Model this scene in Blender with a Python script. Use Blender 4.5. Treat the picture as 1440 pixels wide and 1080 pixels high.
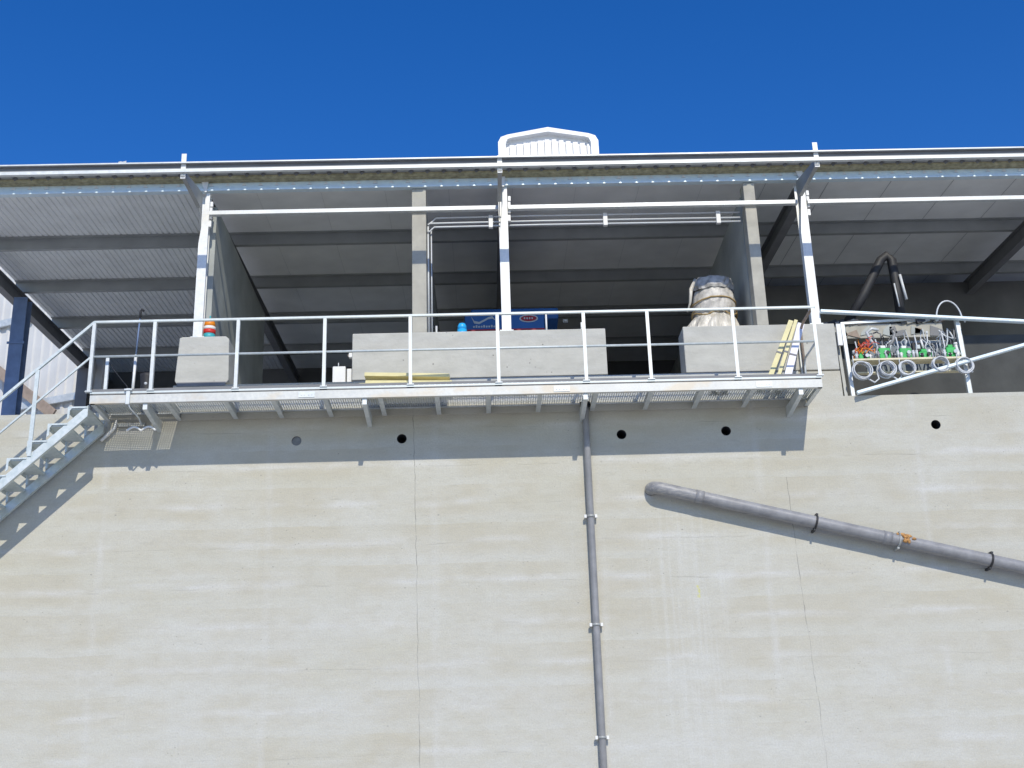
import bpy, math, random
from mathutils import Vector, Matrix
random.seed(7)
for o in list(bpy.data.objects): bpy.data.objects.remove(o)
SC = bpy.context.scene
COL = SC.collection

# ------------------------------------------------------------------ camera
P, RL, YW = math.radians(19.55), math.radians(1.79), math.radians(1.48)
fw = Vector((math.sin(YW)*math.cos(P), math.cos(YW)*math.cos(P), math.sin(P)))
ri = Vector((math.cos(YW), -math.sin(YW), 0))
up = ri.cross(fw)
rr = ri*math.cos(RL) - up*math.sin(RL)
uu = up*math.cos(RL) + ri*math.sin(RL)
cam = bpy.data.cameras.new('camera'); cam.lens = 43.75; cam.sensor_width = 36
cam.clip_start = .1; cam.clip_end = 2000
camo = bpy.data.objects.new('camera', cam); COL.objects.link(camo)
M = Matrix((rr, uu, -fw)).transposed().to_4x4(); M.translation = Vector((0, -17, 1.6))
camo.matrix_world = M
SC.camera = camo

# ------------------------------------------------------------------ sky, sun, exposure
SUN = Vector((.135, -.85, .66)).normalized()          # towards the sun
el = math.asin(SUN.z)
W = bpy.data.worlds.new('World'); SC.world = W; W.use_nodes = True
nt = W.node_tree; nt.nodes.clear()
sky = nt.nodes.new('ShaderNodeTexSky'); sky.sky_type = 'NISHITA'; sky.sun_disc = False
sky.sun_elevation = el; sky.sun_rotation = math.radians(171)
sky.altitude = 300; sky.air_density = 1.0; sky.dust_density = .3; sky.ozone_density = 4.0
bg = nt.nodes.new('ShaderNodeBackground'); bg.inputs[1].default_value = .15
out = nt.nodes.new('ShaderNodeOutputWorld')
hs = nt.nodes.new('ShaderNodeHueSaturation'); hs.inputs['Saturation'].default_value = 1.33; hs.inputs['Hue'].default_value = .514; hs.inputs['Value'].default_value = .82
nt.links.new(sky.outputs[0], hs.inputs['Color']); nt.links.new(hs.outputs[0], bg.inputs[0]); nt.links.new(bg.outputs[0], out.inputs[0])
sl = bpy.data.lights.new('sun', 'SUN'); sl.energy = 2.6; sl.angle = math.radians(.5); sl.color = (1, .94, .80)
so = bpy.data.objects.new('sun', sl); COL.objects.link(so)
so.rotation_euler = SUN.to_track_quat('Z', 'Y').to_euler(); so.location = (5, -30, 30)
SC.view_settings.view_transform = 'Standard'; SC.view_settings.look = 'None'
SC.view_settings.gamma = 1; SC.view_settings.use_curve_mapping = False
SC.view_settings.exposure = 0.36
SC.render.engine = 'CYCLES'
SC.cycles.max_bounces = 8; SC.cycles.diffuse_bounces = 5

# ------------------------------------------------------------------ materials
class N:
    """tiny node helper"""
    def __init__(s, name):
        s.m = bpy.data.materials.new(name); s.m.use_nodes = True
        s.t = s.m.node_tree; s.b = s.t.nodes['Principled BSDF']
        s.tc = s.t.nodes.new('ShaderNodeNewGeometry')
    def put(s, i, v):
        if isinstance(v, (int, float, tuple, list)): i.default_value = v
        else: s.t.links.new(v, i)
    def map(s, scale):
        n = s.t.nodes.new('ShaderNodeMapping'); n.inputs['Scale'].default_value = scale
        s.t.links.new(s.tc.outputs['Position'], n.inputs[0]); return n.outputs[0]
    def noise(s, scale=(1, 1, 1), f=1., d=3, r=.55, vec=None):
        n = s.t.nodes.new('ShaderNodeTexNoise'); n.inputs['Scale'].default_value = f
        n.inputs['Detail'].default_value = d; n.inputs['Roughness'].default_value = r
        s.t.links.new(vec or s.map(scale), n.inputs['Vector']); return n.outputs[0]
    def xyz(s):
        n = s.t.nodes.new('ShaderNodeSeparateXYZ'); s.t.links.new(s.tc.outputs['Position'], n.inputs[0]); return n.outputs
    def math(s, op, a, b=0., c=0., clamp=False):
        n = s.t.nodes.new('ShaderNodeMath'); n.operation = op; n.use_clamp = clamp
        s.put(n.inputs[0], a); s.put(n.inputs[1], b)
        if op in ('MULTIPLY_ADD',): s.put(n.inputs[2], c)
        return n.outputs[0]
    def rng(s, v, a, b, c=0., d=1.):
        n = s.t.nodes.new('ShaderNodeMapRange'); s.put(n.inputs[0], v)
        for i, k in enumerate((a, b, c, d)): n.inputs[i+1].default_value = k
        return n.outputs[0]
    def mix(s, f, a, b):
        n = s.t.nodes.new('ShaderNodeMix'); n.data_type = 'RGBA'
        s.put(n.inputs['Factor'], f)
        for i, v in ((6, a), (7, b)):
            if isinstance(v, tuple): n.inputs[i].default_value = (*v[:3], 1)
            else: s.t.links.new(v, n.inputs[i])
        return n.outputs[2]
    def bump(s, h, st=.3, dist=.01):
        n = s.t.nodes.new('ShaderNodeBump'); n.inputs['Strength'].default_value = st
        n.inputs['Distance'].default_value = dist; s.t.links.new(h, n.inputs['Height'])
        s.t.links.new(n.outputs[0], s.b.inputs['Normal'])
    def set(s, **k):
        for a, v in k.items():
            nm = {'col': 'Base Color', 'rough': 'Roughness', 'metal': 'Metallic', 'trans': 'Transmission Weight', 'spec': 'Specular IOR Level', 'alpha': 'Alpha'}[a]
            if a == 'col' and isinstance(v, tuple): v = (*v[:3], 1)
            s.put(s.b.inputs[nm], v)
        return s.m

def simple(name, col, rough=.6, metal=0., var=.12, f=6., bump=0.):
    n = N(name); a = tuple(c*(1-var) for c in col); b = tuple(min(1, c*(1+var)) for c in col)
    x = n.noise((1, 1, 1), f, 5)
    n.set(col=n.mix(n.rng(x, .3, .7), a, b), rough=rough, metal=metal)
    if bump: n.bump(n.noise((1, 1, 1), f*6, 4), bump, .01)
    return n.m

def wall_material():
    n = N('board_marked_concrete')
    x, y, z = n.xyz()[0], n.xyz()[1], n.xyz()[2]
    big = n.noise((.35, .35, 1.1), 1., 4)
    band = n.noise((.12, .12, 2.0), 1.3, 5, .65)
    base = n.mix(n.rng(big, .35, .65), (.52, .50, .415), (.56, .548, .485))
    base = n.mix(n.rng(band, .42, .62, 0, .5), base, (.585, .58, .535))
    warm = n.noise((.5, .5, 1.6), 1.7, 5, .6)
    base = n.mix(n.rng(warm, .52, .72, 0, .6), base, (.50, .455, .355))
    # pour lines every 0.55 m, wobbling and broken
    wob = n.noise((.8, .8, .3), 1.2, 4)
    zz = n.math('ADD', z, n.math('MULTIPLY', n.math('SUBTRACT', wob, .5), .12))
    fr = n.math('FRACT', n.math('MULTIPLY', zz, 1/.56))
    line = n.math('LESS_THAN', n.math('ABSOLUTE', n.math('SUBTRACT', fr, .5)), .012)
    brk = n.rng(n.noise((1.2, 1.2, 6), 1.3, 4), .50, .62)
    base = n.mix(n.math('MULTIPLY', line, n.math('MULTIPLY', brk, .55)), base, (.26, .245, .21))
    tri = n.rng(n.math('ABSOLUTE', n.math('SUBTRACT', fr, .06)), .06, .30, 0, 1)
    fill = n.math('MULTIPLY', tri, n.rng(n.noise((.45, .45, .5), 1.3, 4, .6), .42, .58, 0, .8))
    base = n.mix(fill, base, (.50, .465, .37))
    halo = n.rng(n.math('ABSOLUTE', n.math('SUBTRACT', fr, .56)), .0, .15, .75, 0)
    base = n.mix(n.math('MULTIPLY', halo, n.rng(n.noise((.6, .6, 2), 1.1, 3), .45, .6)), base, (.63, .625, .60))
    # vertical run-off streaks
    st = n.noise((9, 9, .35), 1.3, 5, .6)
    sm = n.noise((.5, .5, .25), 1.0, 2)
    base = n.mix(n.math('MULTIPLY', n.rng(st, .55, .75), n.rng(sm, .45, .7, 0, .35)), base, (.62, .615, .58))
    st2 = n.noise((14, 14, .5), 1.1, 4)
    reg = n.math('MULTIPLY', n.rng(n.math('ABSOLUTE', n.math('SUBTRACT', x, 2.75)), .2, .75, 1, 0), n.rng(z, 6.2, 5.2, 0, 1))
    base = n.mix(n.math('MULTIPLY', reg, n.rng(st2, .45, .65, 0, .5)), base, (.64, .635, .60))
    # shutter joints
    fx = n.math('FRACT', n.math('MULTIPLY', n.math('ADD', x, 1.85), 1/2.3))
    jl = n.rng(n.math('ABSOLUTE', n.math('SUBTRACT', n.math('ADD', fx, n.math('MULTIPLY', n.math('SUBTRACT', wob, .5), .03)), .5)), .006, .035, 1, 0)
    base = n.mix(n.math('MULTIPLY', jl, n.rng(n.noise((3, 3, .9), 1, 4), .40, .65, 0, .5)), base, (.63, .625, .60))
    # two cracks
    for x0, k, z0, w, top in ((-.984, -.0148, 6.918, .0045, 7.3), (4.279, -.0374, 6.155, .0045, 6.15)):
        wv = n.math('MULTIPLY', n.math('SUBTRACT', n.noise((1.1, 1.1, 2.3), 1, 4), .5), .09)
        cx = n.math('ADD', n.math('MULTIPLY_ADD', n.math('SUBTRACT', z, z0), k, x0), wv)
        c = n.math('LESS_THAN', n.math('ABSOLUTE', n.math('SUBTRACT', x, cx)), n.rng(n.noise((2, 2, 3), 2, 4), .35, .65, w*.2, w*1.5))
        c = n.math('MULTIPLY', c, n.math('MULTIPLY', n.math('LESS_THAN', z, top), n.rng(n.noise((1, 1, 1.5), 1.2, 2), .3, .5, .25, .8)))
        base = n.mix(c, base, (.19, .18, .16))
    # blow holes and marks
    v = n.t.nodes.new('ShaderNodeTexVoronoi'); v.inputs['Scale'].default_value = 3.2
    n.t.links.new(n.map((1, 1, 1.6)), v.inputs['Vector'])
    pit = n.math('MULTIPLY', n.math('LESS_THAN', v.outputs['Distance'], .045), n.rng(n.noise((1, 1, 1), 1.3, 2), .48, .56))
    base = n.mix(n.math('MULTIPLY', pit, .7), base, (.22, .21, .19))
    grime = n.math('MULTIPLY', n.rng(n.noise((2.5, 2.5, 7), 1.4, 6, .75), .58, .78), .55)
    base = n.mix(grime, base, (.34, .325, .27))
    g2 = n.math('MULTIPLY', n.rng(n.noise((3.5, 3.5, 26), 1.2, 6, .8), .55, .75), n.rng(n.noise((.5, .5, 1.3), 1.5, 3), .42, .6, .1, .6))
    base = n.mix(g2, base, (.37, .345, .27))
    ym = n.math('MULTIPLY', n.math('LESS_THAN', n.math('ABSOLUTE', n.math('SUBTRACT', x, 2.91)), .022),
                n.math('LESS_THAN', n.math('ABSOLUTE', n.math('SUBTRACT', z, 4.56)), .085))
    ym = n.math('MULTIPLY', ym, n.rng(n.noise((1, 1, 1), 22, 3), .42, .55, 0, .8))
    base = n.mix(ym, base, (.62, .60, .06))
    pale = n.math('MULTIPLY', n.rng(z, 5.6, 3.2, 0, .6), n.rng(n.noise((.35, .35, .8), 1.3, 5, .65), .38, .6))
    base = n.mix(pale, base, (.575, .575, .545))
    blot = n.noise((.9, .9, 1.7), 1.4, 6, .7)
    base = n.mix(n.rng(blot, .52, .72, 0, .3), base, (.46, .43, .35))
    v2 = n.t.nodes.new('ShaderNodeTexVoronoi'); v2.inputs['Scale'].default_value = 11.; n.t.links.new(n.map((1, 1, 1.3)), v2.inputs['Vector'])
    por = n.math('MULTIPLY', n.math('LESS_THAN', v2.outputs['Distance'], .10), n.rng(n.noise((1, 1, 1.6), 1.1, 4), .52, .60))
    base = n.mix(n.math('MULTIPLY', por, .7), base, (.28, .265, .22))
    fine = n.noise((1, 1, 1), 45, 5)
    mid = n.noise((2.2, 2.2, 5), 1.6, 6, .72)
    base = n.mix(n.rng(mid, .45, .70, 0, .32), base, (.42, .39, .31))
    base = n.mix(n.rng(fine, .32, .68, 0, .32), base, (.36, .345, .30))
    n.set(col=base, rough=.88, spec=.25)
    n.bump(n.math('ADD', n.math('MULTIPLY', band, .8), n.math('MULTIPLY', n.math('ADD', fine, mid), .35)), .5, .02)
    return n.m

def galv(name, a=(.58, .62, .62), b=(.74, .76, .76), metal=.35, rough=.5, rust=0.):
    n = N(name)
    sp = n.noise((1, 1, 1), 14, 5, .7); lg = n.noise((1, 1, 1), 1.7, 3)
    c = n.mix(n.rng(sp, .35, .65), a, b)
    c = n.mix(n.rng(lg, .45, .7, 0, .35), c, tuple(v*.75 for v in a))
    if rust:
        c = n.mix(n.rng(n.noise((1.2, 1, 2), 1.5, 4), .55, .68, 0, rust), c, (.60, .50, .36))
    n.set(col=c, metal=metal, rough=n.rng(sp, .2, .8, rough-.12, rough+.15))
    n.bump(n.noise((1, 1, 1), 30, 3), .08, .004)
    return n.m

M_WALL = wall_material()
def block_material():
    n = N('smooth_concrete')
    c = n.mix(n.rng(n.noise((1, 1, 2.5), 2.2, 5, .65), .35, .65), (.46, .45, .405), (.55, .54, .49))
    c = n.mix(n.rng(n.noise((3, 3, 9), 2, 6, .75), .55, .75, 0, .5), c, (.36, .35, .30))
    v = n.t.nodes.new('ShaderNodeTexVoronoi'); v.inputs['Scale'].default_value = 7.; n.t.links.new(n.map((1, 1, 1)), v.inputs['Vector'])
    pit = n.math('MULTIPLY', n.math('LESS_THAN', v.outputs['Distance'], .085), n.rng(n.noise((1, 1, 1), 3.1, 2), .50, .56))
    c = n.mix(n.math('MULTIPLY', pit, .75), c, (.15, .145, .13))
    n.set(col=c, rough=.87, spec=.25); n.bump(n.noise((1, 1, 1), 22, 5), .35, .01); return n.m
M_CONC = block_material()
M_COLM = simple('column_concrete', (.43, .41, .35), .85, 0, .14, 4, .2)
M_DARKC = simple('old_inner_concrete', (.40, .42, .40), .9, 0, .2, 1.4, .3)
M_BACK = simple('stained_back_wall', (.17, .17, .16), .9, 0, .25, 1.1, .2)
M_KERB = simple('dark_kerb_wall', (.065, .068, .066), .9, 0, .3, 1.6, .2)  # near-black mottled tone of the inner kerb wall
M_FLOOR = simple('pit_floor', (.52, .52, .51), .9, 0, .2, 1)
M_GALV = galv('galvanised_steel')
M_FASC = galv('weathered_fascia_steel', (.56, .565, .54), (.68, .68, .64), .15, .5, .55)
M_RAIL = galv('rail_steel', (.56, .61, .60), (.68, .72, .71), .25, .5)
M_RAIL2 = galv('dull_upright_steel', (.60, .63, .62), (.73, .75, .74), .25, .5, .12)
M_WHITE = galv('bright_post_steel', (.70, .71, .70), (.83, .83, .81), .1, .5)
M_GRATE = galv('grating_steel', (.55, .58, .56), (.68, .7, .68), .3, .5)
M_STAIR = galv('stair_steel', (.52, .58, .57), (.68, .72, .72), .35, .5)
M_PURL = simple('dull_purlin_steel', (.38, .39, .38), .55, .3, .1, 3)
M_EAVE = galv('eave_beam_steel', (.68, .80, .86), (.76, .87, .90), .15, .45)  # pale blue base stands in for sky reflected by the shaded eave beam
M_RAFT = simple('dark_rafter_paint', (.20, .20, .205), .6, 0, .12, 3)
M_CEIL = simple('ceiling_liner', (.84, .85, .83), .7, 0, .07, 2)
M_FOAM = simple('panel_foam_edge', (.36, .32, .20), .9, 0, .35, 14, .4)
M_ROOF = simple('roof_sheet', (.42, .44, .46), .5, .3, .1, 3)
M_HOOD = simple('white_coated_sheet', (.80, .80, .79), .45, 0, .04, 3)
M_NEIGH = simple('pale_wall_cladding', (.62, .62, .61), .55, 0, .06, 2)
M_BLUE = simple('blue_painted_steel', (.14, .20, .33), .5, 0, .18, 5)
M_BROWN = simple('weathered_wood', (.33, .26, .21), .8, 0, .2, 8)
M_PVC = simple('grey_pvc', (.25, .25, .255), .42, 0, .2, 4.5)
def big_pipe_material():
    n = N('weathered_pipe'); x = n.xyz()[0]
    c = n.mix(n.rng(n.noise((1, 1, 1), 5, 5, .7), .35, .65), (.21, .21, .22), (.30, .30, .31))
    sc = n.noise((1.2, 5, 5), 7, 6, .8)
    c = n.mix(n.math('MULTIPLY', n.rng(sc, .48, .62, 0, .8), n.rng(x, 2.4, 3.7, 1, .08)), c, (.47, .45, .41))
    c = n.mix(n.rng(n.noise((1, 9, 9), 3, 5, .8), .60, .72, 0, .5), c, (.12, .115, .11))
    n.set(col=c, rough=n.rng(sc, .3, .7, .33, .6)); n.bump(sc, .25, .004); return n.m
M_PIPE2 = big_pipe_material()
M_BLACK = simple('black_rubber', (.025, .025, .028), .6, 0, .2, 5)
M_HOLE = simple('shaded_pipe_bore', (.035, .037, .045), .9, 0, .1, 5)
M_PLUG = simple('mortar_plug', (.24, .25, .26), .9, 0, .12, 9)
M_YELF = simple('yellow_insulation_board', (.74, .67, .38), .8, 0, .09, 5, .2)
M_WBRD = simple('white_foam_board', (.82, .80, .84), .7, 0, .04, 5)
M_WPLAS = simple('white_plastic', (.78, .77, .74), .5, 0, .05, 5)
M_GREEN = simple('green_plastic', (.03, .42, .09), .45, 0, .15, 8)
M_TIMB = simple('pale_plank', (.72, .66, .46), .75, 0, .12, 10)
M_RED = simple('red_wire', (.62, .08, .04), .5, 0, .15, 8)
M_ORAN = simple('orange_plastic', (.85, .26, .01), .45, 0, .08, 8)
M_REDP = simple('red_plastic', (.60, .03, .02), .45, 0, .1, 8)
M_TEAL = simple('teal_plastic', (.05, .38, .42), .45, 0, .1, 8)
M_CYAN = simple('bright_blue_plastic', (.03, .42, .85), .3, 0, .05, 8)
M_PBLUE = simple('blue_printed_panel', (.02, .13, .42), .5, 0, .1, 4)
M_PRED = simple('red_printed_stripe', (.35, .01, .03), .5, 0, .1, 4)
M_PRINT = simple('pale_print', (.55, .60, .62), .6, 0, .05, 4)
M_CLEARH = simple('clear_hose', (.58, .60, .62), .3, 0, .15, 9)
M_CONDW = simple('conduit_grey_white', (.60, .62, .64), .4, 0, .06, 5)
M_DIRT = simple('dark_dirt', (.07, .065, .06), .95, 0, .3, 20, .5)
M_RUST = simple('rusty_foam', (.50, .27, .10), .9, 0, .3, 25, .6)
M_GROUND = simple('pale_gravel_yard', (.46, .45, .42), .95, 0, .12, .5, .3)
M_STRAPB = simple('brown_strap', (.40, .28, .12), .7, 0, .2, 12)

M_BLUEG = simple('bluish_grey_panel', (.16, .19, .22), .5, .2, .3, 3)
def wrap_material():
    n = N('crumpled_wrap')
    a = n.noise((6, 6, 1.2), 1.6, 5, .7)
    c = n.mix(n.rng(a, .35, .62), (.42, .39, .33), (.74, .69, .60))
    c = n.mix(n.rng(n.noise((2, 2, 2), 2, 4), .55, .7, 0, .6), c, (.50, .40, .24))
    n.set(col=c, rough=.28); n.bump(a, .9, .03); return n.m
M_WRAP = wrap_material()
M_WPLAS2 = simple('dusty_grey_wrap', (.52, .49, .44), .35, 0, .3, 9, .6)
M_GREYF = simple('grey_cover_film', (.42, .40, .37), .3, 0, .4, 9, .6)
def sheet_material():
    n = N('translucent_sheet')
    t = n.t.nodes.new('ShaderNodeBsdfTranslucent'); t.inputs[0].default_value = (.97, .97, .95, 1)
    mx = n.t.nodes.new('ShaderNodeMixShader'); mx.inputs[0].default_value = .88
    c = n.mix(n.rng(n.noise((.5, 3, 1), 1.2, 3), .35, .65), (.8, .8, .78), (.88, .89, .9))
    n.set(col=c, rough=.5)
    o = n.t.nodes['Material Output']
    n.t.links.new(n.b.outputs[0], mx.inputs[1]); n.t.links.new(t.outputs[0], mx.inputs[2]); n.t.links.new(mx.outputs[0], o.inputs[0])
    return n.m
M_SHEET = sheet_material()

# ------------------------------------------------------------------ mesh helpers
class MB:
    def __init__(s): s.v = []; s.f = []; s.sm = []
    def add(s, vs, fs, smooth=False):
        k = len(s.v); s.v += [Vector(v) for v in vs]
        for f in fs: s.f.append([i+k for i in f]); s.sm.append(smooth)
        return s
    def box(s, x0, x1, y0, y1, z0, z1):
        v = [(x, y, z) for z in (z0, z1) for y in (y0, y1) for x in (x0, x1)]
        return s.add(v, [(0, 2, 3, 1), (4, 5, 7, 6), (0, 1, 5, 4), (2, 6, 7, 3), (0, 4, 6, 2), (1, 3, 7, 5)])
    def beam(s, a, b, w, h, upv=(0, 0, 1)):
        a, b = Vector(a), Vector(b); d = (b-a).normalized(); u = Vector(upv)
        r = d.cross(u).normalized()*(w/2); u = r.cross(d).normalized()*(h/2)
        v = [p+i*r+j*u for p in (a, b) for j in (-1, 1) for i in (-1, 1)]
        return s.add(v, [(0, 2, 3, 1), (4, 5, 7, 6), (0, 1, 5, 4), (2, 6, 7, 3), (0, 4, 6, 2), (1, 3, 7, 5)])
    def tube(s, pts, r, n=10, closed=False, caps=True):
        pts = [Vector(p) for p in pts]; m = len(pts); k = len(s.v)
        rs = r if isinstance(r, (list, tuple)) else [r]*m
        ref = None
        for i, p in enumerate(pts):
            if closed: t = pts[(i+1) % m]-pts[i-1]
            else: t = pts[min(i+1, m-1)]-pts[max(i-1, 0)]
            t.normalize()
            if ref is None: ref = t.orthogonal().normalized()
            else: ref = (ref-t*ref.dot(t)).normalized()
            b = t.cross(ref)
            s.v += [p+(ref*math.cos(2*math.pi*j/n)+b*math.sin(2*math.pi*j/n))*rs[i] for j in range(n)]
        for i in range(m if closed else m-1):
            for j in range(n):
                a, b2 = k+i*n, k+((i+1) % m)*n
                s.f.append([a+j, a+(j+1) % n, b2+(j+1) % n, b2+j]); s.sm.append(True)
        if caps and not closed:
            s.f.append([k+j for j in range(n)][::-1]); s.sm.append(False)
            s.f.append([k+(m-1)*n+j for j in range(n)]); s.sm.append(False)
        return s
    def lathe(s, c, prof, n=16, sx=1, sy=1):
        c = Vector(c); k = len(s.v); m = len(prof)
        for r, z in prof:
            s.v += [c+Vector((r*sx*math.cos(2*math.pi*j/n), r*sy*math.sin(2*math.pi*j/n), z)) for j in range(n)]
        for i in range(m-1):
            for j in range(n):
                s.f.append([k+i*n+j, k+i*n+(j+1) % n, k+(i+1)*n+(j+1) % n, k+(i+1)*n+j]); s.sm.append(True)
        s.f.append([k+j for j in range(n)][::-1]); s.sm.append(False)
        s.f.append([k+(m-1)*n+j for j in range(n)]); s.sm.append(False)
        return s
    def prism(s, poly, ext):
        ext = Vector(ext); n = len(poly); p = [Vector(q) for q in poly]
        s.add(p+[q+ext for q in p], [list(range(n))[::-1], list(range(n, 2*n))]+[[i, (i+1) % n, n+(i+1) % n, n+i] for i in range(n)])
        return s
    def ring(s, c, R, r, tilt=(0, 0, 0), n=22, m=6, sy=1., jit=0.):
        mt = Matrix.Rotation(tilt[0], 3, 'X') @ Matrix.Rotation(tilt[1], 3, 'Z')
        pts = [Vector(c)+mt @ Vector(((R+random.uniform(-jit, jit))*math.cos(2*math.pi*i/n), 0, (R+random.uniform(-jit, jit))*sy*math.sin(2*math.pi*i/n))) for i in range(n)]
        return s.tube(pts, r, m, closed=True)
    def build(s, name, mat, parent=None, bevel=0., at=None):
        org = Vector(at) if at is not None else (Vector(parent.location) if parent else Vector((0, 0, 0)))
        me = bpy.data.meshes.new(name); me.from_pydata([tuple(v-org) for v in s.v], [], s.f)
        me.polygons.foreach_set('use_smooth', s.sm); me.update()
        import bmesh
        bm = bmesh.new(); bm.from_mesh(me); bmesh.ops.recalc_face_normals(bm, faces=bm.faces); bm.to_mesh(me); bm.free()
        me.materials.append(mat)
        o = bpy.data.objects.new(name, me); COL.objects.link(o)
        if parent: o.parent = parent; pl = world_loc(parent); o.location = org-pl
        else: o.location = org
        if bevel:
            b = o.modifiers.new('bevel', 'BEVEL'); b.width = bevel; b.segments = 2; b.limit_method = 'ANGLE'
        return o
def world_loc(o):
    p = Vector(o.location)
    while o.parent: o = o.parent; p += Vector(o.location)
    return p
def tag(o, label=None, cat=None, group=None, kind=None):
    for k, v in (('label', label), ('category', cat), ('group', group), ('kind', kind)):
        if v: o[k] = v
    return o
def thing(name, loc, label, cat, group=None):
    o = bpy.data.objects.new(name, None); COL.objects.link(o); o.location = loc; o.empty_display_size = .1
    return tag(o, label, cat, group)
def part(mb, name, mat, par, bevel=0.):            # a child whose mesh keeps the parent's origin
    pl = world_loc(par); return mb_build(mb, name, mat, par, pl, bevel)
def mb_build(mb, name, mat, par, org, bevel): return mb.build(name, mat, par, bevel, at=org)
def dup(o, off, parent=None):
    c = o.copy(); COL.objects.link(c); c.parent = parent or o.parent
    c.location = Vector(o.location)+Vector(off)
    for ch in [x for x in bpy.data.objects if x.parent == o]:
        d = ch.copy(); COL.objects.link(d); d.parent = c
    return c
def single(mb, name, mat, base, label, cat, group=None, bevel=0.):
    return tag(mb.build(name, mat, None, bevel, at=base), label, cat, group)
def arc(c, r, a0, a1, n, ax='xz'):
    pts = []
    for i in range(n+1):
        a = math.radians(a0+(a1-a0)*i/n)
        pts.append(Vector(c)+Vector((r*math.cos(a), 0, r*math.sin(a))))
    return pts

# ================================================================== SETTING
g = MB(); n = 40
g.add([(-400, -400, 0), (400, -400, 0), (400, 400, 0), (-400, 400, 0)], [(0, 1, 2, 3)])
tag(g.build('ground', M_GROUND), kind='structure')

# ---------------------------------------------------------------- concrete building
bld = thing('concrete_tank_building', (0, 0, 0), 'tall pale concrete tank wall filling the lower half, with open hall on top', 'building')
X0, X1 = -16., 14.
holes = [(-2.652, 6.853), (-1.156, 6.848), (1.984, 6.834), (3.489, 6.851), (6.529, 6.872)]
HR = .07; HC = .16
fw_ = MB()
ZT_L, ZT = 7.34, 7.73
def rect(x0, x1, z0, z1):
    if x1-x0 > 1e-6 and z1-z0 > 1e-6: fw_.add([(x0, 0, z0), (x1, 0, z0), (x1, 0, z1), (x0, 0, z1)], [(0, 1, 2, 3)])
rect(X0, X1, 0, 6.6)
xs = X0
for hx, hz in holes:
    rect(xs, hx-HC, 6.6, 7.1); rect(hx-HC, hx+HC, 6.6, hz-HC); rect(hx-HC, hx+HC, hz+HC, 7.1)
    ns = 24; vs = []; 
    for j in range(ns):
        a = 2*math.pi*j/ns+math.pi/4; c, s_ = math.cos(a), math.sin(a); k = HC/max(abs(c), abs(s_))
        vs += [(hx+HR*c, 0, hz+HR*s_), (hx+k*c, 0, hz+k*s_)]
    fw_.add(vs, [(2*j, 2*j+1, 2*((j+1) % ns)+1, 2*((j+1) % ns)) for j in range(ns)])
    xs = hx+HC
rect(xs, X1, 6.6, 7.1)
rect(X0, X1, 7.1, ZT_L); rect(-4.45, 5.24, ZT_L, ZT)
# top faces, ends and back
fw_.add([(X0, 0, ZT_L), (-4.45, 0, ZT_L), (-4.45, .45, ZT_L), (X0, .45, ZT_L)], [(0, 1, 2, 3)])
fw_.add([(5.24, 0, ZT_L), (X1, 0, ZT_L), (X1, .45, ZT_L), (5.24, .45, ZT_L)], [(0, 1, 2, 3)])
fw_.add([(-4.45, 0, ZT), (5.24, 0, ZT), (5.24, .45, ZT), (-4.45, .45, ZT)], [(0, 1, 2, 3)])
for x in (-4.45, 5.24): fw_.add([(x, 0, ZT_L), (x, .45, ZT_L), (x, .45, ZT), (x, 0, ZT)], [(0, 1, 2, 3)])
fw_.add([(X0, .45, 0), (X1, .45, 0), (X1, .45, ZT_L), (X0, .45, ZT_L)], [(0, 1, 2, 3)])
fw_.add([(-4.45, .45, ZT_L), (5.24, .45, ZT_L), (5.24, .45, ZT), (-4.45, .45, ZT)], [(0, 1, 2, 3)])
fw_.add([(X0, 0, 0), (X0, .45, 0), (X0, .45, ZT_L), (X0, 0, ZT_L)], [(0, 1, 2, 3)])
part(fw_, 'front_wall', M_WALL, bld)
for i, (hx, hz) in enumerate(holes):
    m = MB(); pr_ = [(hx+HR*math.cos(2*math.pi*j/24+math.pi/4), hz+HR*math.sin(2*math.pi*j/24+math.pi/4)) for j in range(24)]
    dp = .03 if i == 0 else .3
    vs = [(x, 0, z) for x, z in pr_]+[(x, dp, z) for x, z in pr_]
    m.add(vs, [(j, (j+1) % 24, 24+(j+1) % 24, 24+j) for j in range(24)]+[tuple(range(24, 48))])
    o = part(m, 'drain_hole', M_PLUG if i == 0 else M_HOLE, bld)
    if i == 0: o['label'] = 'hole plugged with grey mortar'
# parapet blocks: small left, long middle, right one running down past the walkway end
def block(x0, x1, z0, z1, ch=.05, lab=None):
    m = MB().box(x0, x1, .0, .45, z0, z1); o = part(m, 'parapet_block', M_CONC, bld, .022)
    return o
m = MB()
m.prism([(-4.435, 0, ZT+.07), (-4.40, 0, ZT+.74), (-4.36, 0, ZT+.755), (-3.73, 0, ZT+.755), (-3.68, 0, ZT+.71), (-3.66, 0, ZT+.07), (-3.70, 0, ZT+.02), (-4.40, 0, ZT+.02)], (0, .45, 0))
part(m, 'parapet_block', M_CONC, bld, .012)
m = MB(); m.box(-4.40, -3.70, -.006, .02, ZT-.02, ZT+.045); part(m, 'painted_gap_shade', M_RAFT, bld)  # dark strip painted in for the shade under the small block
m = MB(); m.box(-1.88, 1.84, 0, .45, ZT+.022, ZT+.75); part(m, 'parapet_block', M_CONC, bld, .012)
m = MB(); m.box(2.985, 5.24, 0, .45, ZT+.022, ZT+.75); part(m, 'parapet_block', M_CONC, bld, .012)
for a, b in ((-1.86, 1.82), (3.0, 4.62)):
    m = MB(); m.box(a, b, .012, .44, ZT+.0005, ZT+.021); part(m, 'bedding_joint', M_RAFT, bld)
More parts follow.
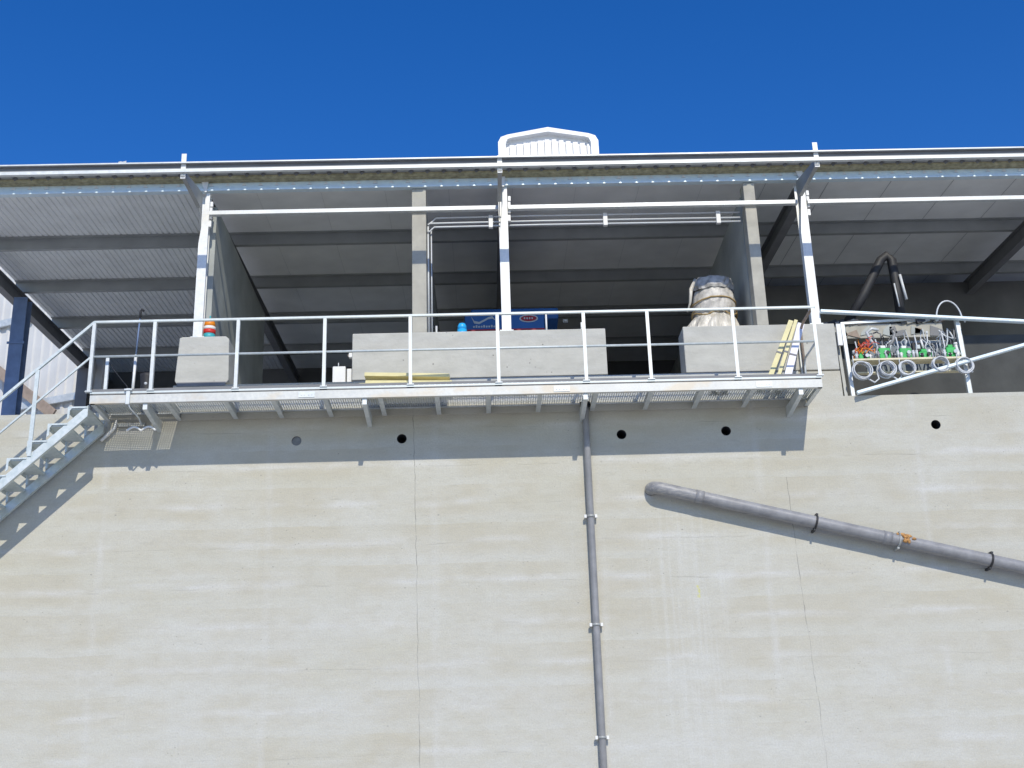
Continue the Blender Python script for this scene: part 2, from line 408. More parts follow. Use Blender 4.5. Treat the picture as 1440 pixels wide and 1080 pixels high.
# concrete columns on the blocks
for x0, x1 in ((-1.005, -.79), (4.10, 4.275)):
    m = MB().box(x0, x1, .0+.02, .26, ZT+.751, 10.86); part(m, 'concrete_column', M_COLM, bld, .01)
# partitions
for x0, x1, y1 in ((-4.20, -4.03, 4.6), (-1.0, -.80, 9.4), (4.10, 4.27, 9.4)):
    m = MB().box(x0, x1, .30, y1, 5.05, 10.76); part(m, 'partition_wall', M_DARKC, bld)
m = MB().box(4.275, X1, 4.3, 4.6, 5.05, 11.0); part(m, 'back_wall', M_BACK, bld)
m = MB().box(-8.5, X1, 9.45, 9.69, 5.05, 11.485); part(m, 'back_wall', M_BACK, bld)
m = MB().box(X0, X1, .46, 10, 7.0, 7.25); part(m, 'hall_floor', M_FLOOR, bld)
m = MB().box(5.30, 7.25, 1.0, 1.25, 8.62, 8.86); part(m, 'concrete_ledge', M_COLM, bld, .01)
m = MB().box(5.30, 12, 1.3, 1.5, 5.05, 8.75); part(m, 'inner_kerb_wall', M_KERB, bld, .01)
m = MB().box(X0, X1, 9.8, 10.0, 0, 4.8); part(m, 'rear_wall', M_DARKC, bld)

# ---------------------------------------------------------------- canopy roof
SL = .05
zr = lambda y: 11.02+SL*y
canopy = thing('canopy_roof', (0, 0, 8.48), 'long steel canopy roof with white posts and a front gutter beam above the parapet', 'roof')
RX0, RX1 = -8.45, 13.6
x = RX0; k = 0
while x < RX1-.01:                               # 1 m wide roof panels, ribbed underneath over the left bay
    x2 = min(x+1.0, RX1); m = MB(); gp = .005 if x > 4 else .0015; a, b = x+gp, x2-gp
    ribbed = x < -4.5
    y0, y1 = .013, 9.7
    if ribbed:
        nr = 10; prof = []
        w = (b-a)/nr
        for i in range(nr):
            s0 = a+i*w
            prof += [(s0, 0), (s0+w*.62, 0), (s0+w*.72, .018), (s0+w*.90, .018)]
        prof += [(b, 0)]
    else: prof = [(a, 0), (b, 0)]
    pts0 = [(px, y0, zr(y0)+dz) for px, dz in prof]; pts1 = [(px, y1, zr(y1)+dz) for px, dz in prof]
    nn = len(prof)
    m.add(pts0+pts1, [(i, i+1, nn+i+1, nn+i) for i in range(nn-1)])
    part(m, 'ceiling_panel', M_CEIL, canopy)
    x = x2
# insulated core end and trapezoid top sheet running past it
m = MB(); m.box(RX0, RX1, -.13, .012, zr(-.13)+.0, zr(-.13)+.055); part(m, 'panel_core_edge', M_FOAM, canopy)
m = MB(); pitch = .25; prof = []; x = RX0
while x < RX1:
    prof += [(x, 0), (x+.155, 0), (x+.19, .045), (x+.205, .045), (x+.24, 0)]; x += pitch
prof.append((x, 0)); nn = len(prof); zt = .058
m.add([(px, -.31, zr(-.31)+zt+dz) for px, dz in prof]+[(px, 9.8, zr(9.8)+zt+dz) for px, dz in prof], [(i, i+1, nn+i+1, nn+i) for i in range(nn-1)])
part(m, 'roof_sheet', M_ROOF, canopy)
m = MB(); x = RX0
while x < RX1:
    m.prism([(x+.185, -.136, zr(-.13)+.022), (x+.235, -.136, zr(-.13)+.057), (x+.206, -.136, zr(-.13)+.1), (x+.189, -.136, zr(-.13)+.1), (x+.160, -.136, zr(-.13)+.057)], (0, .05, 0)); x += pitch
o = part(m, 'painted_crest_shade', M_RAFT, canopy); o['kind'] = 'stuff'  # dark prisms stand in for the shade inside the hollow sheet ribs
m = MB(); x = RX0+.1                              # white triangles painted in for sunlight falling through the sheet ribs
while x < RX1:
    m.prism([(x, -.018, 10.955), (x+.07, -.018, 10.955), (x+.035, -.018, 11.0)], (0, .014, 0)); x += pitch
o = part(m, 'painted_sun_triangle', M_WHITE, canopy); o['kind'] = 'stuff'
# eave purlin (C section) and inner purlins
m = MB(); m.box(RX0, RX1, 0, .012, 10.87, 11.015); m.box(RX0, RX1, -.03, 0, 10.87, 10.895); m.box(RX0, RX1, .012, .07, 10.87, 10.88)
part(m, 'eave_beam', M_EAVE, canopy)
for y in (1.95, 3.9, 5.85, 7.8):
    m = MB(); zt = zr(y)-.004; m.box(RX0, RX1, y, y+.012, zt-.20, zt); m.box(RX0, RX1, y+.012, y+.075, zt-.20, zt-.188); m.box(RX0, RX1, y-.075, y, zt-.012, zt)
    part(m, 'purlin', M_PURL, canopy)
for xr in (-8.37, -4.15, .39, 4.98, 9.2, 13.3):
    m = MB(); hw = .07
    a, b = .14, 9.5
    zt = -.205
    for (w, z0, z1) in ((.005, -.26, 0), (hw, -.012, 0), (hw, -.272, -.26)):
        m.prism([(xr-w, a, zr(a)+zt+z0), (xr+w, a, zr(a)+zt+z0), (xr+w, a, zr(a)+zt+z1), (xr-w, a, zr(a)+zt+z1)], (0, b-a, SL*(b-a)))
    part(m, 'rafter', M_RAFT, canopy)
# steel posts with tapered arm to gutter
for i, xp in enumerate((-4.15, .387, 4.985)):
    m = MB(); hw = .068
    m.prism([(xp-hw, .02, ZT+.752), (xp+hw, .02, ZT+.752), (xp+hw, .02, 10.86), (xp+.012, .02, 10.86), (xp+.008, .02, 10.72), (xp-hw, .02, 10.0)], (0, .012, 0)); m.box(xp-hw, xp+hw, .128, .14, ZT+.752, 10.86); m.box(xp-.005, xp+.005, .032, .128, ZT+.752, 10.86)
    part(m, 'steel_post', M_WHITE, canopy)
    m = MB(); m.box(xp-.1, xp+.1, -.02+.03, .17, ZT+.7505, ZT+.764); part(m, 'base_plate', M_GALV, canopy)
    xa = xp-hw+.012
    m = MB(); m.prism([(xa-.005, .018, 10.3), (xa-.005, -.16, 10.54), (xa-.005, -1.17, 10.50), (xa-.005, -1.17, 10.60), (xa-.005, .018, 10.86)], (.01, 0, 0))
    m.prism([(xa-.03, -.14, 10.525), (xa-.03, -1.17, 10.485), (xa-.03, -1.17, 10.498), (xa-.03, -.14, 10.538)], (.06, 0, 0))
    part(m, 'gutter_arm', M_PURL, canopy)
    m = MB(); m.prism([(xp-.07, -.045, 11.04), (xp+.05, -.045, 11.04), (xp+.025, -.045, 10.84), (xp, -.045, 10.84)], (0, .01, 0)); part(m, 'post_head_plate', M_WHITE, canopy)
    m = MB(); m.box(xa-.035, xa+.035, -1.155, -1.14, 10.46, 10.86 if i != 1 else 10.74); part(m, 'gutter_bracket', M_WHITE, canopy)
    m = MB()
    for (px, z0, z1) in ((xp+.10, 10.62, 10.70), (xp+.095, 10.42, 10.6), (xp+.09, 10.28, 10.38)): m.box(px-.02, px+.02, 0.01, .06, z0, z1)
    part(m, 'post_cleat', M_WHITE, canopy)
# girt between the posts
xs_ = [-4.07, .31, .465, 4.905, 5.06, 13.5]
for j in range(3):
    m = MB(); a, b = xs_[2*j], xs_[2*j+1]
    m.box(a, b, -.035, -.025, 10.46, 10.523); m.box(a, b, -.025, .04, 10.46, 10.468); m.box(a, b, -.025, .04, 10.515, 10.523)
    part(m, 'girt', M_RAIL2, canopy)
# gutter channel: two bright flanges, web coloured dark for the shade between them
m = MB(); yg = -1.2
m.box(-16, 14, yg, yg+.010, 10.54, 10.59); m.box(-16, 14, yg, yg+.01, 10.685, 10.705)
m.box(-16, 14, yg+.01, yg+.07, 10.695, 10.705); m.box(-16, 14, yg+.01, yg+.06, 10.54, 10.548)
part(m, 'gutter_channel', M_RAIL2, canopy)
m = MB().box(-16, 14, yg+.061, yg+.07, 10.549, 10.694); part(m, 'gutter_web', M_RAFT, canopy)

# ---------------------------------------------------------------- roof tower
tw = thing('roof_ventilation_tower', (1.52, 6, 11.4), 'white ribbed roof tower with rounded gable trim rising behind the canopy', 'roof tower')
m = MB().box(-.45, 3.6, 6.1, 9.2, 11.4, 14.66); part(m, 'tower_base', M_HOOD, tw, .02)
m = MB(); zb = 14.66
o_ = [(.50, zb), (.50, 15.18)]+[(.50+.16-.16*math.cos(a), 15.18+.16*math.sin(a)) for a in (.4, .8, 1.2)]+[(1.517, 15.49)]
o_ += [(3.034-x_, z_) for x_, z_ in reversed(o_[:-1])]
m.prism([(x_, 6.12, z_) for x_, z_ in o_], (0, 3, 0)); part(m, 'tower_body', M_HOOD, tw)
m = MB(); inner = [(.62, zb), (.62, 15.14), (.66, 15.24), (.74, 15.27), (1.517, 15.405)]; inner += [(3.034-x_, z_) for x_, z_ in reversed(inner[:-1])]
outer = [(.46, zb), (.46, 15.17), (.52, 15.29), (.66, 15.345), (1.517, 15.51)]; outer += [(3.034-x_, z_) for x_, z_ in reversed(outer[:-1])]
nn = len(inner)
for dy0, dy1 in ((5.97, 6.12),):
    vs = [(x_, dy0, z_) for x_, z_ in inner]+[(x_, dy0, z_) for x_, z_ in outer]+[(x_, dy1, z_) for x_, z_ in inner]+[(x_, dy1, z_) for x_, z_ in outer]
    fs = []
    for i in range(nn-1): fs += [(i, i+1, nn+i+1, nn+i), (i, i+1, 2*nn+i+1, 2*nn+i), (nn+i, nn+i+1, 3*nn+i+1, 3*nn+i)]
    m.add(vs, fs)
part(m, 'rounded_trim', M_HOOD, tw)
rb = None
for i in range(12):
    xx = .70+i*.149; 
    zt = 15.14+.14*(1-abs(xx-1.517)/.85)+.02
    m = MB(); m.box(xx, xx+.105, 6.06, 6.115, zb, zt-.02); part(m, 'cladding_rib', M_HOOD, tw, .008)

# ---------------------------------------------------------------- neighbouring building at the left
nb = thing('neighbouring_shed', (-12, 9, 0), 'pale ribbed metal shed seen at the left below the canopy end', 'shed')
dirv = Vector((-12, 5.2, 0)).normalized(); A = Vector((-7.9, 7.9, 0)); nrm = Vector((-dirv.y, dirv.x, 0))*1
if nrm.y > 0: nrm = -nrm
m = MB(); L = 0; top = 16.; pts = []
while L < 16:
    for d, h in ((0, 0), (.11, 0), (.135, .035), (.195, .035), (.22, 0)):
        pts.append(A+dirv*(L+d)+nrm*h)
    L += .25
nn = len(pts); m.add([p for p in pts]+[p+Vector((0, 0, top)) for p in pts], [(i, i+1, nn+i+1, nn+i) for i in range(nn-1)])
part(m, 'ribbed_cladding', M_NEIGH, nb)
for z_, l0, l1 in ((10.47, .6, 2.6), (12.55, 2.2, 6)):
    m = MB(); p0 = A+dirv*l0+nrm*.09+Vector((0, 0, z_)); p1 = A+dirv*l1+nrm*.09+Vector((0, 0, z_)); m.beam(p0, p1, .06, .16); part(m, 'wall_girt', M_GALV, nb)
m = MB(); p0 = A+dirv*1.2+nrm*.2+Vector((0, 0, 10.1)); p1 = A+dirv*3.2+nrm*.2+Vector((0, 0, 11.6)); m.beam(p0, p1, .05, .22); part(m, 'brown_brace', M_BROWN, nb)
sc = thing('blue_steel_column', (-8.05, 3.2, 7.0), 'dark blue steel column standing under the left end of the canopy', 'column')
m = MB(); m.box(-8.17, -7.93, 3.2, 3.215, 5.06, 10.60); m.box(-8.17, -7.93, 3.42, 3.435, 5.06, 10.60); m.box(-8.056, -8.044, 3.215, 3.42, 5.06, 10.60)
part(m, 'column_shaft', M_BLUE, sc)
m = MB(); m.box(-8.2, -7.9, 3.18, 3.2, 9.72, 9.76); part(m, 'splice_plate', M_BLUE, sc)
sc2 = thing('dark_corner_column', (-8.35, 7.9, 5.06), 'dark steel column beside stair top, further back than the blue column', 'column')
m = MB(); m.box(-8.46, -8.22, 7.6, 7.615, 5.06, 10.9); m.box(-8.346, -8.334, 7.615, 7.8, 5.06, 10.9); m.box(-8.46, -8.22, 7.8, 7.815, 5.06, 10.9)
part(m, 'column_shaft', M_RAFT, sc2)

# ================================================================== WALKWAY
wk = thing('steel_walkway', (0, -.85, 7.19), 'galvanised walkway with grating floor and railing hung along the concrete wall', 'walkway')
WX0, WX1, WY = -5.35, 4.71, -.85
m = MB(); m.box(WX0, WX1, WY, WY+.009, 7.19, 7.308); m.box(WX0, WX1, WY+.009, WY+.06, 7.19, 7.20); m.box(WX0, WX1, WY+.009, WY+.06, 7.300, 7.308)
part(m, 'fascia_channel', M_FASC, wk)
m = MB().box(WX0, WX1, WY-.012, WY-.004, 7.325, 7.352); part(m, 'nosing_bar', M_RAIL, wk)
m = MB().box(WX0, WX1, WY+.03, WY+.038, 7.3085, 7.405); part(m, 'gap_shade_strip', M_RAFT, wk)  # dark strip added for the shadow line between nosing and fascia
m = MB().box(WX0+.05, WX1-.05, -.05, -.004, 7.292, 7.309); part(m, 'wall_ledger', M_GALV, wk)
m = MB().box(WX1-.01, WX1, WY+.012, -.002, 7.19, 7.308); m.box(WX1-.06, WX1-.011, WY+.012, -.002, 7.19, 7.20); part(m, 'end_channel', M_GALV, wk)
m = MB().box(WX0, WX0+.01, WY+.012, -.002, 7.19, 7.308); m.box(WX0+.011, WX0+.06, WY+.012, -.002, 7.19, 7.20); part(m, 'end_channel', M_GALV, wk)
jx = [-4.32, -3.516, -2.862, -2.157, -1.399, -.62, .09, .801, 1.575, 2.34, 3.045, 3.762, 4.47]
m = MB(); x = jx[0]; m.box(x-.004, x+.004, WY+.062, -.003, 7.20, 7.306); m.box(x-.033, x+.033, WY+.062, -.003, 7.192, 7.20)
j0 = part(m, 'joist', M_GALV, wk)
for x in jx[1:]: dup(j0, (x-jx[0], 0, 0))
cx = [-4.60, -1.61, 1.425, 4.41]
m = MB(); x = cx[0]; m.prism([(x-.03, WY+.03, 7.188), (x-.03, WY+.03, 7.10), (x-.03, -.002, 7.03), (x-.03, -.002, 7.188)], (.06, 0, 0))
c0 = part(m, 'cantilever_bracket', M_GALV, wk)
for x in cx[1:]: dup(c0, (x-cx[0], 0, 0))
part(MB().box(-4.30, 4.69, -.022, .0, 7.19, 7.300), 'wall_band', M_WALL, bld)
# grating: one panel per bay
gx = [WX0+.02]+jx[:]+[WX1-.015]
for a, b in zip(gx, gx[1:]):
    m = MB(); nb_ = max(1, round((b-a)/.0335)); st = (b-a-.008)/nb_; bw, bz = (.0042, 7.311) if a < -4.5 else (.003, 7.316)
    for i in range(nb_+1):
        x = a+.004+i*st; m.box(x-bw, x+bw, WY+.04, -.012, bz, 7.340)
    cw, ch = (.0036, .006) if a < -4.5 else (.002, .003)
    for j in range(24):
        y = WY+.045+j*.0338; m.box(a+.006, b-.006, y-cw, y+cw, 7.3405, 7.3405+ch)
    part(m, 'grating_panel', M_GRATE, wk)
# railing
m = MB().beam((WX0-.03, WY, 8.388), (WX1+.02, WY, 8.388), .038, .038); part(m, 'top_rail', M_RAIL, wk, .008)
m = MB().tube([(WX0, WY, 7.872), (WX1, WY, 7.872)], .018, 8); part(m, 'mid_rail', M_RAIL, wk)
bx = [-5.37, -4.53, -3.375, -2.17, -.979, .238, 1.447, 2.345, 3.55, 4.69]
m = MB(); x = bx[0]; m.box(x-.023, x+.023, WY-.022, WY-.016, 7.364, 8.369); m.box(x+.017, x+.023, WY-.016, WY+.03, 7.364, 8.369)
b0 = part(m, 'baluster', M_RAIL2, wk)
for x in bx[1:]: dup(b0, (x-bx[0], 0, 0))
m = MB().box(bx[0]-.05, bx[0]+.05, WY-.028, WY+.03, 7.3535, 7.3635); f0 = part(m, 'foot_plate', M_GALV, wk)
for x in bx[1:]: dup(f0, (x-bx[0], 0, 0))
m = MB().lathe((bx[0]-.036, WY-.018, 7.364), [(.009, 0), (.009, .012)], 6); bl = part(m, 'bolt', M_GALV, wk)
for i, x in enumerate(bx):
    for dx in (0, .072):
        if i or dx: dup(bl, (x-bx[0]+dx, 0, 0))
for x in (-2.4, 1.1, 3.9):
    m = MB().box(x-.11, x+.11, WY-.008, WY-.0005, 7.21, 7.29)
    for dx in (-.07, -.03, .03, .07): m.box(x+dx-.009, x+dx+.009, WY-.014, WY-.0081, 7.24, 7.258)
    part(m, 'splice_plate', M_GALV, wk)
# return rail at the right end
m = MB().tube([(4.70, WY+.02, 8.388), (4.70, -.28, 8.388), (4.70, -.17, 8.36), (4.70, -.10, 8.28), (4.70, -.09, 7.36)], .021, 8); part(m, 'return_rail', M_BROWN, wk)
m = MB().tube([(4.70, WY+.02, 7.872), (4.70, -.2, 7.872), (4.70, -.13, 7.83), (4.70, -.11, 7.75), (4.70, -.11, 7.36)], .016, 8); part(m, 'return_rail', M_GALV, wk)
m = MB().box(4.66, 4.71, -.06, -.02, 7.36, 8.2); part(m, 'end_post', M_GALV, wk)
m = MB().box(-5.345, -5.30, -.32, -.28, 7.36, 8.08); part(m, 'end_post', M_GALV, wk)
# galvanised kick plate along the parapet foot
m = MB().box(-.95, 4.62, -.022, -.014, 7.56, 7.735); m.box(-.95, 4.62, -.05, -.0225, 7.56, 7.568); part(m, 'kick_plate', M_PURL, wk)

# ---------------------------------------------------------------- stair
stt = thing('steel_stair', (-5.37, -.45, 7.19), 'galvanised open stair running down to the left from the walkway end', 'stair')
KS = .235/.25
zs = lambda x: 7.16+KS*(x+5.37)
def stringer(y0, y1):
    m = MB(); h = .155; xa, xb = -5.36, -12.6
    for (a, b, t0, t1) in ((y0, y1, -h, 0),):
        m.prism([(xa, a, zs(xa)+t0), (xb, a, zs(xb)+t0), (xb, a, zs(xb)+t1), (xa, a, zs(xa)+t1)], (0, b-a, 0))
    return m
def flange(y0, y1):
    m = MB()
    for t in (-.155, -.008): 
        xa, xb = -5.36, -12.6
        m.prism([(xa, y0, zs(xa)+t), (xb, y0, zs(xb)+t), (xb, y0, zs(xb)+t+.008), (xa, y0, zs(xa)+t+.008)], (0, y1-y0, 0))
    return m
m = stringer(-.85, -.842); a_ = flange(-.8415, -.79); m.add(a_.v, a_.f); part(m, 'stringer', M_STAIR, stt)
m = stringer(-.118, -.11); a_ = flange(-.11, -.06); m.add(a_.v, a_.f); part(m, 'stringer', M_STAIR, stt)
def tread(k):
    x0 = -5.63-.25*k; z0 = 7.15-.235*k
    m = MB(); m.box(x0, x0+.265, -.84, -.12, z0-.038, z0-.006); m.box(x0, x0+.006, -.84, -.12, z0-.085, z0-.038)
    return m, x0, z0
m, x0, z0 = tread(0); t0 = part(m, 'tread', M_STAIR, stt, .003)
for y in (-.862, -.105):
    m = MB()
    m.prism([(x0, y, z0), (x0+.26, y, z0), (x0+.26, y, z0-.022), (x0+.03, y, z0-.022), (x0+.03, y, z0-.16), (x0, y, z0-.19)], (0, .009, 0))
    m.prism([(x0+.031, y, z0-.0225), (x0+.055, y, z0-.0225), (x0+.031, y, z0-.06)], (0, .009, 0))
    tb = part(m, 'tread_bracket', M_STAIR, t0)
for k in range(1, 29): dup(t0, (-.25*k, 0, -.235*k))
m = MB().beam((-5.37, -.85, 8.388), (-12.6, -.85, 8.388-KS*7.23), .036, .036); part(m, 'handrail', M_STAIR, stt)
m = MB().beam((-5.37, -.85, 7.88), (-12.6, -.85, 7.88-KS*7.23), .024, .024); part(m, 'mid_rail', M_STAIR, stt)
for x in (-6.09, -7.6, -9.1, -10.6, -12.1):
    m = MB().box(x-.027, x+.027, -.865, -.845, zs(x)-.02, zs(x)+1.21); part(m, 'rail_post', M_STAIR, stt)

# little strut under the stair corner
st_ = thing('stay_strut', (-5.2, -.05, 7.0), 'small galvanised stay strut bent under the stair corner against the wall', 'strut')
m = MB().tube([(-5.40, -.06, 6.90), (-5.22, -.06, 7.09), (-5.20, -.06, 7.2)], .022, 8); part(m, 'strut_tube', M_WHITE, st_)
m = MB().box(-5.18, -4.80, -.06, -.02, 7.11, 7.16); part(m, 'angle_bar', M_PURL, st_)
hk = thing('hanging_beam_clamp', (-4.82, -.86, 7.3), 'grey beam clamp with hook dangling from the walkway edge near its left end', 'clamp')
m = MB().box(-4.855, -4.80, -.885, -.853, 7.16, 7.39); m.box(-4.88, -4.77, -.9, -.864, 7.355, 7.38); part(m, 'clamp_body', M_GALV, hk, .006)
m = MB().tube([(-4.82, -.87, 7.18), (-4.80, -.83, 7.12), (-4.74, -.6, 7.06)]+[Vector((-4.72, -.5, 6.98))], .012, 6); part(m, 'clamp_rod', M_GALV, hk)
m = MB().tube([(-4.92+.02*i, -.5, 6.90+.055*abs(math.sin(i*math.pi/10))) for i in range(21)], .016, 6); part(m, 'clamp_hook', M_WHITE, hk)

# ================================================================== PIPES
dp = thing('downpipe', (1.475, -.08, 2.0), 'thin grey vertical downpipe clipped to the concrete wall below the walkway', 'pipe')
m = MB().tube([(1.475, -.08, 0.05), (1.475, -.08, 3.2), (1.475, -.08, 5), (1.475, -.08, 7.06), (1.475, -.12, 7.15), (1.475, -.12, 7.235)], .048, 20); part(m, 'pipe_run', M_PVC, dp)
m = MB().tube([(1.475, -.12, 7.236), (1.475, -.12, 7.29)], .075, 20); part(m, 'collar', M_BLACK, dp)
for z_ in (5.63, 4.13, 2.66, 1.2):
    m = MB(); m.tube([(1.475, -.08, z_-.017), (1.475, -.08, z_+.017)], .056, 20); cl = part(m, 'pipe_clip', M_PURL, dp)
    m = MB(); m.box(1.385, 1.418, -.10, -.06, z_-.022, z_+.022); m.box(1.532, 1.565, -.10, -.06, z_-.022, z_+.022); m.box(1.39, 1.56, -.02, -.002, z_-.012, z_+.012)
    part(m, 'clip_lug', M_WPLAS, cl)
    m = MB(); m.tube([(1.475, -.08, z_+.06), (1.475, -.08, z_+.0605)], .049, 12)
bp = thing('sloping_waste_pipe', (5, -.165, 5.3), 'fat grey pipe sloping down to the right across the concrete wall', 'pipe')
pa, pb = Vector((2.50, -.165, 5.975)), Vector((11.5, -.165, 3.69))
d = (pb-pa).normalized(); R_ = .088
pts = [Vector((2.35, .0, 6.01)), Vector((2.353, -.07, 6.01)), Vector((2.37, -.12, 6.006)), Vector((2.40, -.15, 5.998)), Vector((2.44, -.163, 5.99)), pa]+[pa+d*s_ for s_ in (1, 3, 5, 7, 9.2)]
m = MB().tube(pts, R_, 28); part(m, 'pipe_run', M_PIPE2, bp)
for px in (3.0, 5.55, 9.3):
    c_ = pa+d*((px-pa.x)/d.x); part(MB().tube([c_-d*.06, c_+d*.06], R_+.005, 28), 'pipe_coupling', M_PIPE2, bp)
for i, px in enumerate((4.585, 5.71, 6.94, 8.1)):
    c_ = pa+d*((px-pa.x)/d.x); m = MB().tube([c_-d*.014, c_+d*.014], R_+.012, 28)
    nrm_ = Vector((-d.z, 0, d.x))
    for s_ in (1, -1): m.beam(c_+nrm_*s_*(R_+.02)+Vector((0, -.03, 0)), c_+nrm_*s_*(R_+.02)+Vector((0, .148, 0)), .03, .03, nrm_)
    part(m, 'pipe_clamp', M_BLACK if i != 1 else M_PURL, bp)
m = MB()
c_ = pa+d*((5.76-pa.x)/d.x)
for i in range(26):
    a = random.uniform(-.3, 1.7); t = random.gauss(.02, .045); q = c_+d*t+Vector((0, -math.cos(a), math.sin(a)))*(R_+.004)
    m.lathe(q-Vector((0, 0, .022)), [(.006, 0), (random.uniform(.02, .042), .02), (.008, .044)], 8)
o = part(m, 'expanding_foam_blob', M_RUST, bp); o['kind'] = 'stuff'

# ================================================================== THINGS ON THE WALKWAY
m0 = None
def tsheet(x0, x1, y0, y1, z, lab):
    m = MB(); nn = int((x1-x0)/.038); v = []; 
    for i in range(nn+1):
        x = x0+(x1-x0)*i/nn; dz = .007*(i % 2)
        v += [(x, y0, z+dz), (x, y1, z+dz)]
    f = [(2*i, 2*i+2, 2*i+3, 2*i+1) for i in range(nn)]
    kk = len(v); v += [(a, b, c+.0015) for a, b, c in v]; f += [tuple(q+kk for q in ff)[::-1] for ff in f]
    m.add(v, f); o = m.build('translucent_sheet', M_SHEET, None, at=((x0+x1)/2, (y0+y1)/2, z))
    tag(o, lab, 'plastic sheet', 'translucent sheets laid on the walkway grating')
tsheet(-4.30, -1.36, -.83, -.055, 7.346, 'leftmost translucent corrugated sheet laid on the walkway grating')
tsheet(-1.44, 1.60, -.83, -.055, 7.358, 'middle translucent corrugated sheet on the grating, under the yellow boards')
tsheet(1.53, 4.69, -.83, -.055, 7.346, 'rightmost translucent corrugated sheet on the grating, with dirt clods on it')
def clod(cx_, cy_, s_, lab):
    m = MB()
    for i in range(30):
        x = cx_+random.uniform(-s_, s_); y = cy_+random.uniform(-.10, .10); r = random.uniform(.015, .04)
        m.lathe((x, y, 7.356), [(r, 0), (r*.9, r*.5), (r*.3, r)], 6)
    o = m.build('dirt_heap', M_DIRT, None, at=(cx_, cy_, 7.356)); tag(o, lab, 'dirt')
clod(3.38, -.26, .13, 'compact dark dirt heap on the grating under the shrouded bundle')
clod(4.08, -.22, .20, 'ragged dark dirt heap on the grating below the leaning boards')
# yellow boards lying
def board(c, L, w, t, rz, ry, mat, lab, name='insulation_board', grp='yellow insulation boards lying on the walkway'):
    m = MB().box(-L/2, L/2, -w/2, w/2, 0, t)
    o = m.build(name, mat, None, .004); o.location = c; o.rotation_euler = (0, ry, rz); tag(o, lab, 'board', grp); return o
board((-1.12, -.47, 7.362), 1.15, .30, .055, .05, 0, M_YELF, 'lowest yellow insulation board of the pile on the walkway')
board((-1.02, -.45, 7.455), 1.22, .22, .075, -.06, .045, M_YELF, 'middle yellow insulation board of the pile, end lifted off the one below')
board((-1.05, -.40, 7.61), 1.20, .20, .055, -.02, .045, M_YELF, 'top yellow insulation board of the pile by the long parapet block')
board((-1.10, -.62, 7.362), 1.20, .16, .10, .02, -.02, M_YELF, 'front yellow insulation board lying nearest the walkway edge')
board((.10, -.42, 7.362), 1.1, .25, .03, .01, 0, M_PURL, 'thin grey board lying on the walkway right of the yellow pile', grp='loose boards')
# leaning boards
def lean(xb, xt, yb, yt, zb_, zt_, w, t, mat, lab, straps):
    a, b = Vector((xb, yb, zb_)), Vector((xt, yt, zt_)); r_ = thing('leaning_board', a, lab, 'board', 'boards leaning at the right end of the walkway')
    m = MB().beam(a, b, w, t, (0, -1, .4)); part(m, 'board_body', mat, r_, .003)
    for s_ in straps:
        p = a.lerp(b, s_); q = a.lerp(b, s_+.025); m = MB().beam(p, q, w+.012, t+.012, (0, -1, .4)); part(m, 'strap', M_RAFT, r_)
lean(4.02, 4.585, -.60, -.06, 7.36, 8.50, .07, .045, M_YELF, 'leftmost yellow board leaning at the walkway end, strapped to its neighbour', (.45,))
lean(4.14, 4.655, -.615, -.075, 7.36, 8.50, .05, .05, M_YELF, 'narrow yellow board leaning between the wide yellow board and the white board', (.45,))
lean(4.27, 4.72, -.64, -.09, 7.36, 8.44, .10, .045, M_WBRD, 'white foam board leaning at the walkway end with one dark strap', (.42,))

# parapet top items
bc = thing('orange_warning_beacon', (-4.0, .12, ZT+.756), 'small orange, white, red and teal beacon on the small parapet block', 'beacon')
zb = ZT+.757
for nm, mt, pf in (('teal_base', M_TEAL, [(.078, 0), (.086, .01), (.086, .075)]), ('red_band', M_REDP, [(.089, .075), (.091, .14)]), ('white_band', M_WPLAS, [(.0905, .14), (.088, .19)]), ('orange_dome', M_ORAN, [(.086, .19), (.078, .25), (.06, .295), (.03, .31)])):
    part(MB().lathe((-4.0, .12, zb), pf, 20), nm, mt, bc)
part(MB().tube([(-4.0, .12, zb+.31), (-4.0, .12, zb+.37)], .012, 8), 'top_pin', M_TEAL, bc)
# shrouded bundle
bg_ = thing('shrouded_drum_bundle', (3.56, .60, 8.48), 'crumpled plastic-wrapped bundle tied with brown straps on the right parapet block', 'bundle')
def bundle(rows, nm, mat, jit, fold, zoff=0):
    m = MB(); nseg = 40
    for zi, r, sh in rows:
        for j in range(nseg):
            a = 2*math.pi*j/nseg; q = r*(1+random.uniform(-jit, jit)+fold*math.sin(11*a+zi*2)*(1 if zi < .3 else .35))
            m.v.append(Vector((3.60+sh+q*math.cos(a), .62+q*.8*math.sin(a), 8.482+zi+random.uniform(-.012, .012))))
    for i in range(len(rows)-1):
        for j in range(nseg): m.f.append([i*nseg+j, i*nseg+(j+1) % nseg, (i+1)*nseg+(j+1) % nseg, (i+1)*nseg+j]); m.sm.append(False)
    return part(m, nm, mat, bg_)
bundle([(0, .47, -.07), (.10, .43, -.06), (.20, .40, -.05), (.30, .36, -.03), (.37, .315, -.01), (.40, .30, 0)], 'shroud_skirt', M_WRAP, .03, .07)
bundle([(.39, .31, 0), (.44, .325, 0), (.55, .33, .01), (.66, .325, .01), (.76, .31, .01), (.80, .30, .01)], 'drum_wrap', M_WPLAS2, .02, .02)
bundle([(.79, .325, 0), (.84, .34, -.01), (.92, .325, 0), (.985, .30, .01), (1.0, .2, .01), (1.01, .03, .01)], 'loose_top_cover', M_GREYF, .045, .04)
